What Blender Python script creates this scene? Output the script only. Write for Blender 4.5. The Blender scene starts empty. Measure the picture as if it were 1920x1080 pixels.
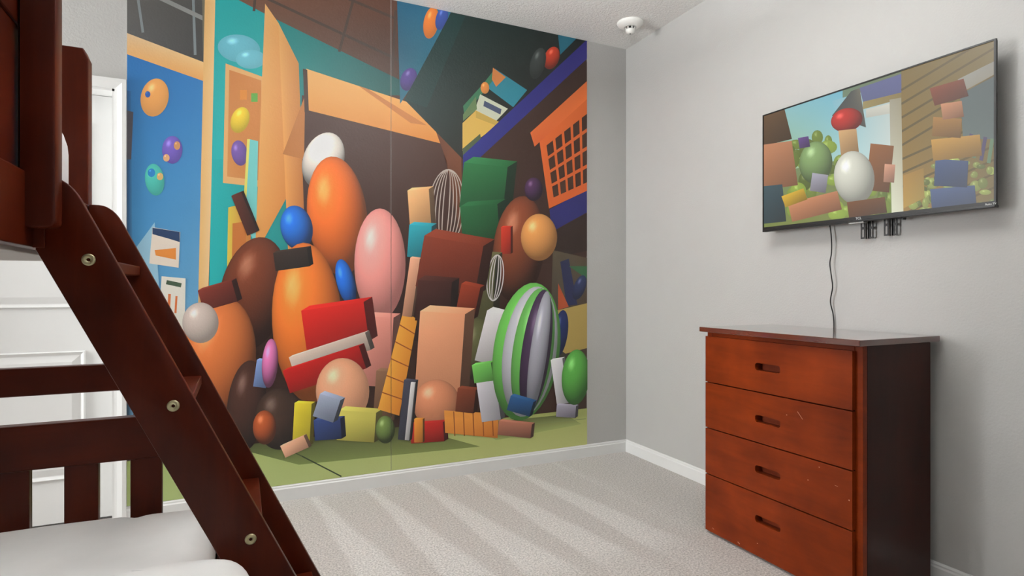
import bpy, bmesh, math, random
from mathutils import Vector, Matrix
from mathutils.geometry import tessellate_polygon
random.seed(7)
S = bpy.context.scene
COL = S.collection

# ------------------------------------------------------------------ camera, world, light, exposure
CAMZ = 1.113
YAW = math.radians(25.0)
FPX = 1086.0
cd = bpy.data.cameras.new('camera'); cam = bpy.data.objects.new('camera', cd); COL.objects.link(cam)
cam.location = (0, 0, CAMZ); cam.rotation_euler = (math.radians(90), 0, -YAW)
cd.sensor_width = 36.0; cd.lens = FPX / 1920 * 36.0; cd.clip_start = 0.02
cd.shift_y = -0.5 / 1920
S.camera = cam
S.view_settings.view_transform = 'Standard'; S.view_settings.look = 'None'
S.view_settings.gamma = 1.0; S.view_settings.use_curve_mapping = False
S.view_settings.exposure = 0.0
W = bpy.data.worlds.new('daylight'); S.world = W; W.use_nodes = True
W.node_tree.nodes['Background'].inputs[0].default_value = (0.80, 0.90, 1.0, 1)
W.node_tree.nodes['Background'].inputs[1].default_value = 1.0

# room numbers (metres); the camera stands at x=0, y=0
XR, YB, H = 2.376, 3.253, 2.74          # right wall, mural wall, ceiling
XL, YF = -3.40, -1.70                    # left wall, wall behind the camera
WIN_L = (2.36, 3.20, 0.75, 2.30)         # window in the left wall: y0 y1 z0 z1
FILL_WIN = (0.30, 1.90, 0.80, 2.20)         # window added for fill light behind the camera: x0 x1 z0 z1

def area(name, loc, rot, sx, sy, watts, col):
    l = bpy.data.lights.new(name, 'AREA'); l.shape = 'RECTANGLE'; l.size = sx; l.size_y = sy
    l.energy = watts; l.color = col
    o = bpy.data.objects.new(name, l); COL.objects.link(o); o.location = loc; o.rotation_euler = rot
    return o
LEFT_W, FILL_W, UPFILL_W = 132.0, 2.0, 94.0
area('window_daylight', (XL + 0.16, (WIN_L[0]+WIN_L[1])/2, (WIN_L[2]+WIN_L[3])/2), (0, math.radians(-104), 0),
     WIN_L[3]-WIN_L[2]-.1, WIN_L[1]-WIN_L[0]-.1, LEFT_W, (0.97, 0.99, 1.0))
area('rear_fill', ((FILL_WIN[0]+FILL_WIN[1])/2, YF + 0.02, (FILL_WIN[2]+FILL_WIN[3])/2), (math.radians(90), 0, 0),  # unseen rear light, added as fill
     FILL_WIN[1]-FILL_WIN[0]-.1, FILL_WIN[3]-FILL_WIN[2]-.1, FILL_W, (1.0, 0.99, 0.97))

# ------------------------------------------------------------------ pixel helpers (a pixel gives a direction, a plane gives the distance)
SY, CY = math.sin(YAW), math.cos(YAW)
def ray(px, py):
    k = (px - 960) / FPX
    return Vector((SY + CY*k, CY - SY*k, (540.5 - py) / FPX))
def atY(px, py, Y):
    d = ray(px, py); t = Y / d.y
    return Vector((d.x*t, Y, CAMZ + d.z*t))
def atX(px, py, X):
    d = ray(px, py); t = X / d.x
    return Vector((X, d.y*t, CAMZ + d.z*t))

# ------------------------------------------------------------------ materials
def lin(c):
    return tuple(((v/255)/12.92 if v/255 <= .04045 else ((v/255+.055)/1.055)**2.4) for v in c)
def newmat(name):
    m = bpy.data.materials.new(name); m.use_nodes = True
    nt = m.node_tree; b = nt.nodes['Principled BSDF']
    return m, nt, b
def N(nt, t, **kw):
    n = nt.nodes.new(t)
    for k, v in kw.items():
        if k in n.inputs: n.inputs[k].default_value = v
        else: setattr(n, k, v)
    return n
def ramp(nt, stops):
    r = nt.nodes.new('ShaderNodeValToRGB'); e = r.color_ramp.elements
    while len(e) < len(stops): e.new(.5)
    for el, (p, c) in zip(e, stops): el.position = p; el.color = (*c, 1)
    return r
def coords(nt, scale=(1,1,1), rot=(0,0,0)):
    g = nt.nodes.new('ShaderNodeNewGeometry'); mp = nt.nodes.new('ShaderNodeMapping')
    mp.inputs['Scale'].default_value = scale; mp.inputs['Rotation'].default_value = rot
    nt.links.new(g.outputs['Position'], mp.inputs['Vector'])
    return mp.outputs['Vector']
def plain(name, rgb, rough=.5, metal=0.0, bump=0.0, bscale=200, coat=0.0, vary=0.04):
    m, nt, b = newmat(name)
    c = lin(rgb); v = coords(nt)
    n = N(nt, 'ShaderNodeTexNoise', Scale=9.0, Detail=3.0); nt.links.new(v, n.inputs['Vector'])
    r = ramp(nt, [(0.3, tuple(x*(1-vary) for x in c)), (0.7, tuple(min(1, x*(1+vary)) for x in c))])
    nt.links.new(n.outputs['Fac'], r.inputs['Fac']); nt.links.new(r.outputs['Color'], b.inputs['Base Color'])
    b.inputs['Roughness'].default_value = rough; b.inputs['Metallic'].default_value = metal
    b.inputs['Coat Weight'].default_value = coat
    if bump:
        n2 = N(nt, 'ShaderNodeTexNoise', Scale=float(bscale), Detail=3.0); nt.links.new(v, n2.inputs['Vector'])
        bp = N(nt, 'ShaderNodeBump', Strength=1.0, Distance=bump); nt.links.new(n2.outputs['Fac'], bp.inputs['Height'])
        nt.links.new(bp.outputs['Normal'], b.inputs['Normal'])
    return m
def wood(name, dark, light, stretch, rough=.38, coat=.03, spec=.13):
    m, nt, b = newmat(name)
    v = coords(nt, stretch)
    n = N(nt, 'ShaderNodeTexNoise', Scale=1.0, Detail=7.0, Roughness=.62, Distortion=.6); nt.links.new(v, n.inputs['Vector'])
    v2 = coords(nt, (5, 5, 5))
    n2 = N(nt, 'ShaderNodeTexNoise', Scale=1.0, Detail=3.0); nt.links.new(v2, n2.inputs['Vector'])
    mx = N(nt, 'ShaderNodeMath', operation='MULTIPLY_ADD'); mx.inputs[1].default_value = .40
    nt.links.new(n.outputs['Fac'], mx.inputs[0])
    sc = N(nt, 'ShaderNodeMath', operation='MULTIPLY'); sc.inputs[1].default_value = .60
    nt.links.new(n2.outputs['Fac'], sc.inputs[0]); nt.links.new(sc.outputs[0], mx.inputs[2])
    r = ramp(nt, [(0.30, lin(dark)), (0.70, lin(light))])
    nt.links.new(mx.outputs[0], r.inputs['Fac']); nt.links.new(r.outputs['Color'], b.inputs['Base Color'])
    b.inputs['Roughness'].default_value = rough; b.inputs['Coat Weight'].default_value = coat
    b.inputs['Coat Roughness'].default_value = .15; b.inputs['Specular IOR Level'].default_value = spec
    bp = N(nt, 'ShaderNodeBump', Strength=.25, Distance=.0006); nt.links.new(n.outputs['Fac'], bp.inputs['Height'])
    nt.links.new(bp.outputs['Normal'], b.inputs['Normal'])
    return m
M = {}
M['wall'] = plain('painted_wall', (182, 181, 178), .6, bump=.0010, bscale=120, vary=.01)
M['white'] = plain('white_gloss_paint', (228, 228, 226), .35, vary=.01)
M['white_plastic'] = plain('white_plastic', (236, 235, 230), .4, vary=.01)
M['bed_wood_x'] = wood('bed_wood_along_x', (46, 12, 3), (84, 27, 8), (3, 26, 26))
M['bed_wood_y'] = wood('bed_wood_along_y', (46, 12, 3), (84, 27, 8), (26, 3, 26))
M['bed_wood_z'] = wood('bed_wood_upright', (46, 12, 3), (84, 27, 8), (26, 26, 3))
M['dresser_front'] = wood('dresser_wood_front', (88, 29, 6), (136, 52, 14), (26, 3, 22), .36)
M['dresser_shaded'] = wood('dresser_wood_shaded', (34, 11, 7), (58, 20, 12), (14, 14, 2), .28)  # darker copy of the dresser wood, shade put into the colour
M['dresser_top'] = wood('dresser_wood_top', (70, 28, 18), (96, 40, 24), (20, 3, 20), .10, 1.0, .8)
M['scratch'] = plain('bare_wood_scratch', (205, 160, 130), .7)
M['slot_wood'] = wood('dresser_wood_slot', (92, 36, 18), (130, 58, 34), (26, 3, 22), .35)  # recess wood, close in tone to the drawer fronts
M['nut'] = plain('brass_barrel_nut', (176, 168, 132), .35, .75)
M['nut_hole'] = plain('nut_socket', (60, 54, 40), .5, .6)
M['sheet_grey'] = plain('grey_sheet', (242, 241, 239), .85, bump=.002, bscale=9, vary=.02)
M['sheet_white'] = plain('white_bedding', (232, 231, 233), .85, bump=.002, bscale=10, vary=.02)
M['underside'] = plain('grey_mattress_board', (186, 180, 174), .8)
M['black'] = plain('black_plastic', (20, 20, 21), .35)
M['black_metal'] = plain('black_powder_coat', (48, 48, 48), .5)
M['grey_metal'] = plain('grey_plastic_receiver', (150, 150, 148), .4)
M['cord'] = plain('black_cord', (16, 16, 16), .5)
M['letter'] = plain('pale_lettering', (235, 235, 232), .4)
M['glass'], nt, b = newmat('window_glass')
b.inputs['Base Color'].default_value = (1, 1, 1, 1); b.inputs['Roughness'].default_value = 0.0
b.inputs['Transmission Weight'].default_value = 1.0; b.inputs['IOR'].default_value = 1.45
# ceiling: knock-down plaster texture
M['ceiling'], nt, b = newmat('textured_ceiling')
v = coords(nt)
n1 = N(nt, 'ShaderNodeTexNoise', Scale=75.0, Detail=4.0, Roughness=.65); nt.links.new(v, n1.inputs['Vector'])
r = ramp(nt, [(0.38, (0, 0, 0)), (0.62, (1, 1, 1))]); nt.links.new(n1.outputs['Fac'], r.inputs['Fac'])
bp = N(nt, 'ShaderNodeBump', Strength=1.0, Distance=.0035); nt.links.new(r.outputs['Color'], bp.inputs['Height'])
nt.links.new(bp.outputs['Normal'], b.inputs['Normal'])
b.inputs['Base Color'].default_value = (*lin((242, 240, 236)), 1); b.inputs['Roughness'].default_value = .85
# carpet: short cut pile with vacuum strokes lying along y (alternate lay of the pile)
M['carpet'], nt, b = newmat('cut_pile_carpet')
v = coords(nt)
fine = N(nt, 'ShaderNodeTexNoise', Scale=115.0, Detail=4.0, Roughness=.8); nt.links.new(v, fine.inputs['Vector'])
wob = N(nt, 'ShaderNodeTexNoise', Scale=2.6, Detail=3.0); nt.links.new(v, wob.inputs['Vector'])
sep = N(nt, 'ShaderNodeSeparateXYZ'); nt.links.new(v, sep.inputs[0])
def mth(op, a=None, b_=None, c_=None):
    n = N(nt, 'ShaderNodeMath', operation=op)
    for i, x in enumerate((a, b_, c_)):
        if x is None: continue
        if isinstance(x, (int, float)): n.inputs[i].default_value = x
        else: nt.links.new(x, n.inputs[i])
    return n.outputs[0]
# stroke wedges: saw-tooth in x that skews a little with y
ph = mth('ADD', mth('MULTIPLY', sep.outputs['X'], 3.45), mth('MULTIPLY', sep.outputs['Y'], .26))
ph = mth('ADD', ph, mth('MULTIPLY', wob.outputs['Fac'], .16))
saw = mth('FRACT', ph)
wid = mth('MULTIPLY_ADD', sep.outputs['Y'], -.44, 1.62)           # light lanes widen away from the mural wall
edge = N(nt, 'ShaderNodeMapRange', interpolation_type='SMOOTHSTEP'); nt.links.new(mth('SUBTRACT', wid, saw), edge.inputs['Value'])
edge.inputs['From Min'].default_value = -.06; edge.inputs['From Max'].default_value = .10
edge0 = N(nt, 'ShaderNodeMapRange', interpolation_type='SMOOTHSTEP'); nt.links.new(saw, edge0.inputs['Value'])
edge0.inputs['From Min'].default_value = 0.0; edge0.inputs['From Max'].default_value = .12
lane = mth('MULTIPLY', edge.outputs[0], edge0.outputs[0])
# the strokes only cover the middle of the floor
fx = N(nt, 'ShaderNodeMapRange', interpolation_type='SMOOTHSTEP'); nt.links.new(sep.outputs['X'], fx.inputs['Value'])
fx.inputs['From Min'].default_value = 1.95; fx.inputs['From Max'].default_value = 1.6
fy = N(nt, 'ShaderNodeMapRange', interpolation_type='SMOOTHSTEP'); nt.links.new(sep.outputs['Y'], fy.inputs['Value'])
fy.inputs['From Min'].default_value = 1.9; fy.inputs['From Max'].default_value = 2.1
lane = mth('MULTIPLY', lane, mth('MULTIPLY', fx.outputs[0], mth('MULTIPLY_ADD', fy.outputs[0], .7, .3)))
cr = ramp(nt, [(0.0, lin((226, 220, 214))), (1.0, lin((246, 242, 237)))]); nt.links.new(lane, cr.inputs['Fac'])
fr = ramp(nt, [(0.36, (.28, .27, .26)), (0.62, (1.0, 1.0, 1.0))]); nt.links.new(fine.outputs['Fac'], fr.inputs['Fac'])
mixc = N(nt, 'ShaderNodeMix', data_type='RGBA', blend_type='MULTIPLY'); mixc.inputs[0].default_value = .8
nt.links.new(cr.outputs['Color'], mixc.inputs[6]); nt.links.new(fr.outputs['Color'], mixc.inputs[7])
nt.links.new(mixc.outputs[2], b.inputs['Base Color']); b.inputs['Roughness'].default_value = .95
b.inputs['Sheen Weight'].default_value = .15
bp = N(nt, 'ShaderNodeBump', Strength=1.0, Distance=.006); nt.links.new(fine.outputs['Fac'], bp.inputs['Height'])
nt.links.new(bp.outputs['Normal'], b.inputs['Normal'])
# printed vinyl: ink colours live in the mesh colour attribute
M['print'], nt, b = newmat('printed_vinyl')
a = N(nt, 'ShaderNodeAttribute', attribute_name='ink'); nt.links.new(a.outputs['Color'], b.inputs['Base Color'])
b.inputs['Roughness'].default_value = .45
v = coords(nt); n1 = N(nt, 'ShaderNodeTexNoise', Scale=110.0, Detail=2.0); nt.links.new(v, n1.inputs['Vector'])
bp = N(nt, 'ShaderNodeBump', Strength=.6, Distance=.0012); nt.links.new(n1.outputs['Fac'], bp.inputs['Height'])
nt.links.new(bp.outputs['Normal'], b.inputs['Normal'])
M['screen'], nt, b = newmat('lit_screen')
a = N(nt, 'ShaderNodeAttribute', attribute_name='ink')
b.inputs['Base Color'].default_value = (.012, .012, .012, 1); b.inputs['Roughness'].default_value = .35
nt.links.new(a.outputs['Color'], b.inputs['Emission Color']); b.inputs['Emission Strength'].default_value = 1.0

# ------------------------------------------------------------------ mesh helpers
def bm_box(bm, lo, hi, bevel=0.0, seg=1):
    x0, y0, z0 = lo; x1, y1, z1 = hi
    vs = [bm.verts.new(p) for p in ((x0,y0,z0),(x1,y0,z0),(x1,y1,z0),(x0,y1,z0),(x0,y0,z1),(x1,y0,z1),(x1,y1,z1),(x0,y1,z1))]
    fs = [bm.faces.new([vs[i] for i in q]) for q in ((0,3,2,1),(4,5,6,7),(0,1,5,4),(1,2,6,5),(2,3,7,6),(3,0,4,7))]
    if bevel:
        es = list({e for f in fs for e in f.edges})
        bmesh.ops.bevel(bm, geom=es, offset=bevel, segments=seg, profile=.5, affect='EDGES')
def box(lo, hi, bevel=0.0, seg=1):
    bm = bmesh.new(); bm_box(bm, lo, hi, bevel, seg); return bm
def prism(pts, axis, a0, a1, bevel=0.0, holes=()):
    """extrude a 2-D outline (optionally with holes) along an axis. axis 'y': pts are (x,z); 'x': (y,z); 'z': (x,y)"""
    def P(p, a):
        return {'y': (p[0], a, p[1]), 'x': (a, p[0], p[1]), 'z': (p[0], p[1], a)}[axis]
    bm = bmesh.new(); loops = [list(pts)] + [list(h) for h in holes]
    flat = [p for l in loops for p in l]
    lo = [bm.verts.new(P(p, a0)) for p in flat]; hi = [bm.verts.new(P(p, a1)) for p in flat]
    if holes:
        for t in tessellate_polygon([[Vector((p[0], p[1], 0)) for p in l] for l in loops]):
            for vs in (lo, hi):
                try: bm.faces.new([vs[i] for i in t])
                except ValueError: pass
    else:
        bm.faces.new(lo); bm.faces.new(hi[::-1])
    k = 0
    for l in loops:
        n = len(l)
        for i in range(n):
            j = (i+1) % n
            bm.faces.new([lo[k+i], lo[k+j], hi[k+j], hi[k+i]])
        k += n
    bmesh.ops.recalc_face_normals(bm, faces=bm.faces)
    if bevel:
        bmesh.ops.bevel(bm, geom=[e for e in bm.edges if e.is_manifold and e.calc_face_angle(0) > .6], offset=bevel, segments=2, profile=.5, affect='EDGES')
    return bm
def rounded(x0, y0, x1, y1, r, n=5):
    rs = r if isinstance(r, (tuple, list)) else (r,)*4          # corners: (x0y0, x1y0, x1y1, x0y1)
    out = []
    for (cx, cy, a, rr) in ((x0, y0, 180, rs[0]), (x1, y0, 270, rs[1]), (x1, y1, 0, rs[2]), (x0, y1, 90, rs[3])):
        if rr <= 0: out.append((cx, cy)); continue
        ox = cx + rr if cx == x0 else cx - rr; oy = cy + rr if cy == y0 else cy - rr
        for i in range(n+1):
            t = math.radians(a + 90*i/n); out.append((ox + rr*math.cos(t), oy + rr*math.sin(t)))
    return out
def lathe(prof, c, axis=(0,0,1), n=32):
    bm = bmesh.new(); q = Vector((0,0,1)).rotation_difference(Vector(axis)); rings = []
    for r, h in prof:
        if r < 1e-6: rings.append([bm.verts.new(Vector(c) + q @ Vector((0,0,h)))])
        else: rings.append([bm.verts.new(Vector(c) + q @ Vector((r*math.cos(2*math.pi*i/n), r*math.sin(2*math.pi*i/n), h))) for i in range(n)])
    for A, B in zip(rings, rings[1:]):
        for i in range(n):
            j = (i+1) % n
            if len(A) == 1 and len(B) == 1: continue
            if len(A) == 1: bm.faces.new([A[0], B[i], B[j]])
            elif len(B) == 1: bm.faces.new([A[i], A[j], B[0]])
            else: bm.faces.new([A[i], A[j], B[j], B[i]])
    bmesh.ops.recalc_face_normals(bm, faces=bm.faces)
    return bm
def tube(pts, r, n=10):
    bm = bmesh.new(); rings = []
    for i, p in enumerate(pts):
        t = (Vector(pts[min(i+1, len(pts)-1)]) - Vector(pts[max(i-1, 0)])).normalized()
        u = t.cross(Vector((1, 0.13, 0))).normalized(); w = t.cross(u)
        rings.append([bm.verts.new(Vector(p) + r*(math.cos(2*math.pi*k/n)*u + math.sin(2*math.pi*k/n)*w)) for k in range(n)])
    for A, B in zip(rings, rings[1:]):
        for k in range(n): bm.faces.new([A[k], A[(k+1)%n], B[(k+1)%n], B[k]])
    bm.faces.new(rings[0][::-1]); bm.faces.new(rings[-1])
    bmesh.ops.recalc_face_normals(bm, faces=bm.faces)
    return bm
def wpos(o):
    p = Vector((0,0,0))
    while o is not None: p += o.location; o = o.parent
    return p
def obj(name, bm, mat, parent=None, smooth=False, origin=None):
    """link a bmesh given in world coordinates as one mesh object"""
    me = bpy.data.meshes.new(name)
    off = wpos(parent) if parent else Vector((0,0,0))
    org = Vector(origin) if origin is not None else off
    bmesh.ops.translate(bm, verts=bm.verts, vec=-org)
    bm.to_mesh(me); bm.free()
    if mat: me.materials.append(M[mat])
    if smooth:
        for p in me.polygons: p.use_smooth = True
    o = bpy.data.objects.new(name, me); COL.objects.link(o)
    o.location = org - off
    if parent: o.parent = parent
    return o
def autosmooth(o, ang=40):
    me = o.data
    for p in me.polygons: p.use_smooth = True
    me.set_sharp_from_angle(angle=math.radians(ang))
    return o
def thing(name, label, cat, loc, group=None):
    o = bpy.data.objects.new(name, None); COL.objects.link(o); o.location = loc; o.empty_display_size = .1
    return tag(o, label, cat, group)
def tag(o, label, cat, group=None):
    o['label'] = label; o['category'] = cat
    if group: o['group'] = group
    return o
def struct(name, bm, mat, label, cat, parent=None):
    o = obj(name, bm, mat, parent)
    if not parent:
        o['kind'] = 'structure'; o['label'] = label; o['category'] = cat
    return o
def struct_root(name, loc, label, cat):
    o = bpy.data.objects.new(name, None); COL.objects.link(o); o.location = loc
    o['kind'] = 'structure'; o['label'] = label; o['category'] = cat
    return o

# ------------------------------------------------------------------ room shell
T = .14
DOOR = (-1.32, -.541, 2.045)             # opening: x0 x1 height
struct('floor', box((XL-T, YF-T, -.10), (XR+T, YB+T+.3, 0)), 'carpet', 'pale greige cut-pile carpet with vacuum strokes', 'floor')
struct('ceiling', box((XL-T, YF-T, H), (XR+T, YB+T+.3, H+.10)), 'ceiling', 'white textured plaster ceiling', 'ceiling')
struct('wall_right', box((XR, YF-T, 0), (XR+T, YB+T, H)), 'wall', 'plain light grey wall behind the television and dresser', 'wall')
bm = bmesh.new()
for lo, hi in (((XL-T, YB, 0), (DOOR[0], YB+T, H)), ((DOOR[1], YB, 0), (XR, YB+T, H)), ((DOOR[0], YB, DOOR[2]), (DOOR[1], YB+T, H))):
    bm_box(bm, lo, hi)
struct('wall_back', bm, 'wall', 'grey wall that carries the printed mural and the white door', 'wall')
bm = bmesh.new(); y0, y1, z0, z1 = WIN_L
for lo, hi in (((XL-T, YF, 0), (XL, y0, H)), ((XL-T, y1, 0), (XL, YB, H)), ((XL-T, y0, 0), (XL, y1, z0)), ((XL-T, y0, z1), (XL, y1, H))):
    bm_box(bm, lo, hi)
struct('wall_left', bm, 'wall', 'grey wall with a window beyond the foot of the bunk bed', 'wall')
bm = bmesh.new(); x0, x1, z0, z1 = FILL_WIN
for lo, hi in (((XL-T, YF-T, 0), (x0, YF, H)), ((x1, YF-T, 0), (XR, YF, H)), ((x0, YF-T, 0), (x1, YF, z0)), ((x0, YF-T, z1), (x1, YF, H))):
    bm_box(bm, lo, hi)
struct('wall_front', bm, 'wall', 'grey wall with an added fill window opposite the mural', 'wall')
def window(name, axis, a0, a1, z0, z1, w, label):
    """sash window set in a wall; axis 'y' = wall plane runs along y at x=w"""
    def B(a, b, c, d, e, f):             # along, depth, z
        return box((w+c, a, e), (w+d, b, f)) if axis == 'y' else box((a, w+c, e), (b, w+d, f))
    c = (w-.07, (a0+a1)/2, z0) if axis == 'y' else ((a0+a1)/2, w-.07, z0)
    r = struct_root(name, c, label, 'window')
    f = .045
    for (a, b, e, g) in ((a0, a0+f, z0, z1), (a1-f, a1, z0, z1), (a0, a1, z0, z0+f), (a0, a1, z1-f, z1), (a0, a1, (z0+z1)/2-.02, (z0+z1)/2+.02)):
        obj('window_frame', B(a, b, -.10, -.05, e, g), 'white', r)
    zm = (z0+z1)/2
    obj('window_pane', B(a0+f, a1-f, -.079, -.075, z0+f, zm-.02), 'glass', r)
    obj('window_pane', B(a0+f, a1-f, -.079, -.075, zm+.02, z1-f), 'glass', r)
    obj('window_sill', B(a0-.03, a1+.03, -.05, .03, z0-.025, z0), 'white', r)
window('window_1', 'y', *WIN_L, XL, 'white sash window far beyond the foot of the bunk bed')
window('fill_window', 'x', *FILL_WIN, YF, 'added white fill window in the wall opposite the mural')

# baseboards: 80 mm with a stepped, rounded top
def skirting(name, p0, p1, nrm, label):
    """p0->p1 along the wall; nrm points into the room"""
    prof = [(0, 0), (.014, 0), (.014, .062), (.010, .068), (.010, .074), (.006, .080), (0, .080)]
    bm = bmesh.new(); A = []; B_ = []
    for d, z in prof:
        A.append(bm.verts.new((p0[0]+nrm[0]*d, p0[1]+nrm[1]*d, z))); B_.append(bm.verts.new((p1[0]+nrm[0]*d, p1[1]+nrm[1]*d, z)))
    for i in range(len(prof)):
        j = (i+1) % len(prof); bm.faces.new([A[i], A[j], B_[j], B_[i]])
    bm.faces.new(A[::-1]); bm.faces.new(B_); bmesh.ops.recalc_face_normals(bm, faces=bm.faces)
    struct(name, bm, 'white', label, 'baseboard')
skirting('baseboard_back', (-.4935, YB), (XR, YB), (0, -1), 'white baseboard under the printed mural')
skirting('baseboard_right', (XR, YF), (XR, YB-.014), (-1, 0), 'white baseboard running behind the dresser')
skirting('baseboard_left', (XL, YF), (XL, YB), (1, 0), 'white baseboard along the window wall by the bed')
skirting('baseboard_front', (XL+.014, YF), (XR-.014, YF), (0, 1), 'white baseboard opposite the mural')

# door with two raised panels, set back in its opening, and mitred casing
YD = 3.352
dr = struct_root('door_1', (-.93, YD, 0), 'white two-panel door beyond the foot of the bunk bed', 'door')
dx0, dx1, dz0, dz1 = DOOR[0]+.012, DOOR[1]-.012, .012, DOOR[2]-.012
P0, P1 = dx0+.121, dx1-.121
panels = [(.215, .815), (1.018, 1.90)]
obj('door_slab', prism([(dx0, dz0), (dx1, dz0), (dx1, dz1), (dx0, dz1)], 'y', YD, YD+.035,
    holes=[[(P0, a), (P1, a), (P1, b_), (P0, b_)] for a, b_ in panels]), 'white', dr)
for a, b_ in panels:
    # raised panel: cove down from the slab, then a bevelled field
    bm = bmesh.new(); steps = [(0, 0), (.014, .012), (.022, .012), (.052, .003)]
    loops = []
    for ins, dep in steps:
        loops.append([bm.verts.new(p) for p in ((P0+ins, YD+dep, a+ins), (P1-ins, YD+dep, a+ins), (P1-ins, YD+dep, b_-ins), (P0+ins, YD+dep, b_-ins))])
    for L0, L1 in zip(loops, loops[1:]):
        for i in range(4): bm.faces.new([L0[i], L0[(i+1)%4], L1[(i+1)%4], L1[i]])
    bm.faces.new(loops[-1]); bmesh.ops.recalc_face_normals(bm, faces=bm.faces)
    bmesh.ops.solidify(bm, geom=bm.faces[:], thickness=.012)
    obj('door_panel', bm, 'white', dr)
kn = obj('door_knob', lathe([(0, -.062), (.018, -.062), (.027, -.05), (.027, -.04), (.012, -.028), (.012, -.008), (.03, -.008), (.03, 0)], (dx0+.06, YD, .93), (0, 1, 0), 24), 'nut', dr, True)
# closet behind stays dark: plain wall closing the opening
struct('wall_closet', box((DOOR[0]-.1, YB+T+.2, 0), (DOOR[1]+.1, YB+T+.3, H)), 'wall', 'wall of the space behind the white door', 'wall')
tr = struct_root('trim_1', (-.93, YB, 0), 'white mitred casing around the two-panel door', 'trim')
cw, cp = .0475, .016
def casing(pts):                         # four corners (x,z): outer0, outer1, inner1, inner0 -> bevelled strip
    bm = bmesh.new(); o0, o1, i1, i0 = [Vector((p[0], 0, p[1])) for p in pts]
    rows = []
    for f, d in ((0, 0), (0, cp), (.35, cp), (.8, cp*.55), (1, cp*.45), (1, 0)):
        rows.append([bm.verts.new(a.lerp(b_, f) + Vector((0, YB-d, 0))) for a, b_ in ((o0, i0), (o1, i1))])
    for A, B_ in zip(rows, rows[1:]+rows[:1]): bm.faces.new([A[0], A[1], B_[1], B_[0]])
    bm.faces.new([r_[0] for r_ in rows]); bm.faces.new([r_[1] for r_ in rows][::-1]); bmesh.ops.recalc_face_normals(bm, faces=bm.faces)
    return bm
ox0, ox1, oz = DOOR[0]-cw, DOOR[1]+cw, DOOR[2]+cw
obj('casing_board', casing([(ox1, 0), (ox1, oz), (DOOR[1], DOOR[2]), (DOOR[1], 0)]), 'white', tr)
obj('casing_board', casing([(ox0, 0), (ox0, oz), (DOOR[0], DOOR[2]), (DOOR[0], 0)]), 'white', tr)
obj('casing_board', casing([(ox0, oz), (ox1, oz), (DOOR[1], DOOR[2]), (DOOR[0], DOOR[2])]), 'white', tr)
for lo, hi in (((DOOR[0], YB-.004, 0), (DOOR[0]+.01, YB+T, DOOR[2])), ((DOOR[1]-.01, YB-.004, 0), (DOOR[1], YB+T, DOOR[2])), ((DOOR[0], YB-.004, DOOR[2]-.01), (DOOR[1], YB+T, DOOR[2]))):
    obj('jamb', box(lo, hi), 'white', tr)

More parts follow.
